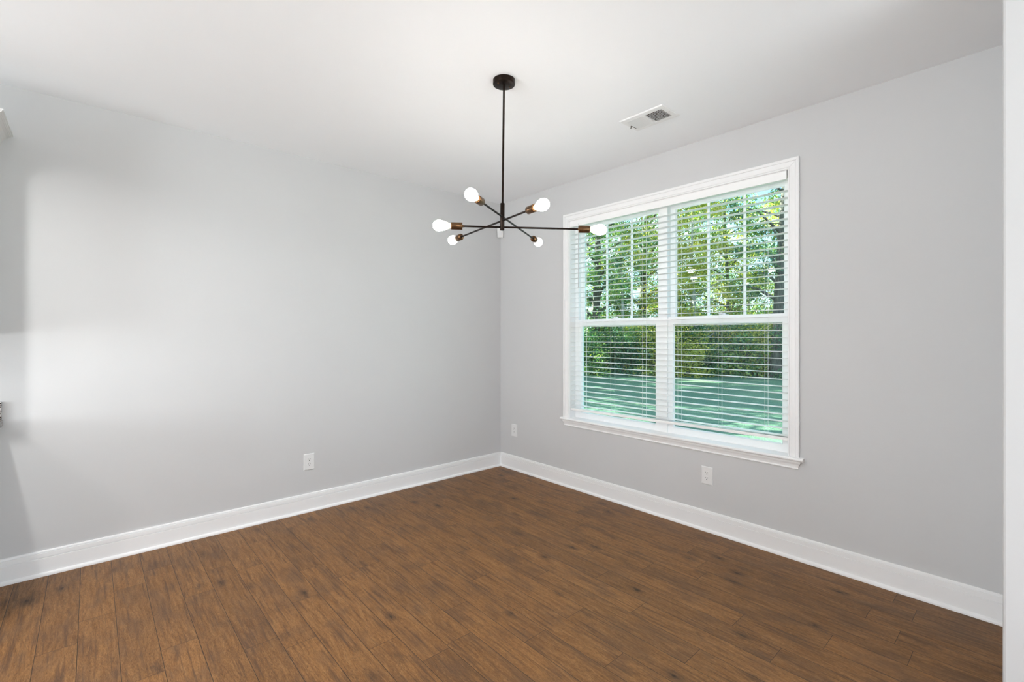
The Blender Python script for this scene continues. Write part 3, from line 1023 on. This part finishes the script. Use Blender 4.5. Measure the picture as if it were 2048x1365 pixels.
protoA = make_tree(13.0, 0.14, 2.8, 12500, 0.11, 0.20, M_leaf, M_bark)
protoB = make_tree(11.0, 0.13, 2.4, 12000, 0.105, 0.14, M_leafy, M_barkp)
protoC = make_tree(14.5, 0.20, 3.0, 13000, 0.11, 0.26, M_leafd, M_bark, 0.015)
protoD = make_tree(9.0, 0.17, 2.1, 9000, 0.10, 0.10, M_leaf, M_barkp, -0.01)
PROT = {'A': protoA, 'B': protoB, 'C': protoC, 'D': protoD}
DESC = {'A': 'mid green tree with brown trunk', 'B': 'yellow green tree with pale trunk', 'C': 'tall deep green tree with thick trunk', 'D': 'slim light green tree with pale trunk'}
TREES = [  # px column, depth, kind, scale, label tail
    (1120, 24.0, 'A', 1.0, 'at the wood edge, left of the window opening'),
    (1188, 23.6, 'C', 0.95, 'at the left end of the left window'),
    (1245, 22.6, 'D', 1.0, 'near the middle of the left window'),
    (1283, 25.5, 'C', 1.0, 'right of the middle of the left window'),
    (1330, 23.2, 'B', 1.05, 'behind the bar between both windows'),
    (1376, 24.8, 'D', 1.15, 'at the left end of the right window'),
    (1396, 22.6, 'B', 0.92, 'a third of the way across the right window'),
    (1460, 24.4, 'A', 0.85, 'near the middle of the right window'),
    (1505, 26.5, 'B', 0.95, 'right of the middle of the right window'),
    (1554, 20.6, 'C', 0.98, 'standing forward at the right window end'),
    (1640, 22.0, 'A', 1.0, 'right of the window, first past the opening'),
    (1160, 30.5, 'A', 1.0, 'in the back row, far left'),
    (1236, 31.0, 'C', 0.72, 'in the back row behind the left window'),
    (1352, 31.0, 'C', 0.80, 'in the back row behind the bar'),
    (1432, 32.5, 'A', 0.55, 'in the back row, low under the sky gap'),
    (1512, 31.0, 'D', 0.72, 'in the back row, low beside the thick trunk'),
    (1610, 30.0, 'A', 0.95, 'in the back row, far right'),
    (1740, 21.0, 'C', 0.95, 'right of the window, second past the opening'),
    (1850, 22.5, 'B', 1.05, 'right of the window, third past the opening'),
    (1980, 21.5, 'A', 1.0, 'right of the window, farthest past the opening'),
    ((2.5, 8.5), 0, 'C', 0.9, 'added to shade the lawn, nearest the corner'),  # from here on: unseen trees, added to cast shade on the lawn
    ((6.5, 12.0), 0, 'A', 1.1, 'added to shade the lawn, second from the house'),
    ((10.0, 15.0), 0, 'C', 0.9, 'added to shade the lawn, third from the house'),
    ((4.0, 13.5), 0, 'A', 1.2, 'added to shade the lawn, behind the nearest tree'),
    ((8.5, 17.5), 0, 'C', 1.1, 'added to shade the lawn, deep in the second row'),
    ((3.5, 18.0), 0, 'B', 1.5, 'added to shade the lawn, nearest in the second row'),
    ((1.5, 11.5), 0, 'C', 1.0, 'added to shade the lawn, closest to the house wall'),
    ((8.0, 14.0), 0, 'A', 1.25, 'added to shade the lawn, in the middle of the row'),
    ((12.5, 19.5), 0, 'C', 1.1, 'added to shade the lawn, farthest in the second row'),
    ((6.0, 16.0), 0, 'A', 1.35, 'added to shade the lawn, amid the second row'),
    ((5.2, 8.6), 0, 'D', 1.0, 'added to shade the lawn, small one by the house'),
]
seen = set()
for px, dp, k, s, tail in TREES:
    loc = spot(px, dp) if dp else (*px, GZ)
    if k in seen:
        t_ = dup(PROT[k], loc, (0, 0, rg.uniform(0, 6.28)), (s, s, s))
    else:
        t_ = PROT[k]; t_.location = loc; t_.rotation_euler = (0, 0, rg.uniform(0, 6.28)); t_.scale = (s, s, s)
        seen.add(k)
    tag(t_, DESC[k] + ' ' + tail, 'tree', 'trees along the wood edge')

shA = make_shrub(2.6, 1.5, 7500, 0.10, M_leafd)
shB = make_shrub(1.9, 1.2, 5000, 0.095, M_leaf)
shC = make_shrub(2.4, 1.2, 5000, 0.095, M_leafy)
SPR = {'A': shA, 'B': shB, 'C': shC}
SDESC = {'A': 'dark green shrub', 'B': 'mid green bush', 'C': 'yellow green bush'}
SHR = [(1150, 22.6, 'A', 1.0, 'left of the left window'), (1182, 22.0, 'B', 1.0, 'at the left end of the left window'), (1222, 22.9, 'A', 1.05, 'in the left third of the left window'),
       (1262, 22.2, 'A', 0.9, 'in the right third of the left window'), (1304, 21.9, 'C', 1.1, 'at the right end of the left window'), (1345, 22.6, 'A', 1.0, 'behind the bar between both windows'),
       (1372, 21.4, 'C', 0.9, 'at the left end of the right window'), (1412, 22.4, 'A', 1.0, 'left of the middle of the right window'), (1458, 22.8, 'A', 1.0, 'at the middle of the right window'),
       (1502, 21.6, 'B', 1.25, 'right of the middle of the right window'), (1536, 21.9, 'C', 1.15, 'beside the thick leaning trunk'), (1582, 20.6, 'A', 0.9, 'at the right end of the right window'),
       (1660, 20.2, 'B', 1.2, 'right of the window opening'), (1740, 20.0, 'A', 1.1, 'far right of the window opening'), (1830, 20.5, 'A', 1.1, 'farthest right of the opening'),
       (1200, 26.0, 'A', 1.3, 'in the shade behind the left window trees'), (1270, 26.8, 'A', 1.3, 'in the shade behind the slim tree'), (1345, 27.0, 'A', 1.3, 'in the shade behind the window bar'),
       (1420, 27.2, 'A', 1.35, 'in the shade left of the right window'), (1490, 27.5, 'A', 1.35, 'in the shade right of the window middle'), (1560, 25.5, 'A', 1.35, 'in the shade behind the thick trunk')]
seen = set()
for px, dp, k, s, tail in SHR:
    loc = spot(px, dp)
    if k in seen:
        t_ = dup(SPR[k], loc, (0, 0, rg.uniform(0, 6.28)), (s, s, s))
    else:
        t_ = SPR[k]; t_.location = loc; t_.scale = (s, s, s); seen.add(k)
    tag(t_, SDESC[k] + ' of the wood edge, ' + tail, 'shrub', 'bushes along the wood edge')
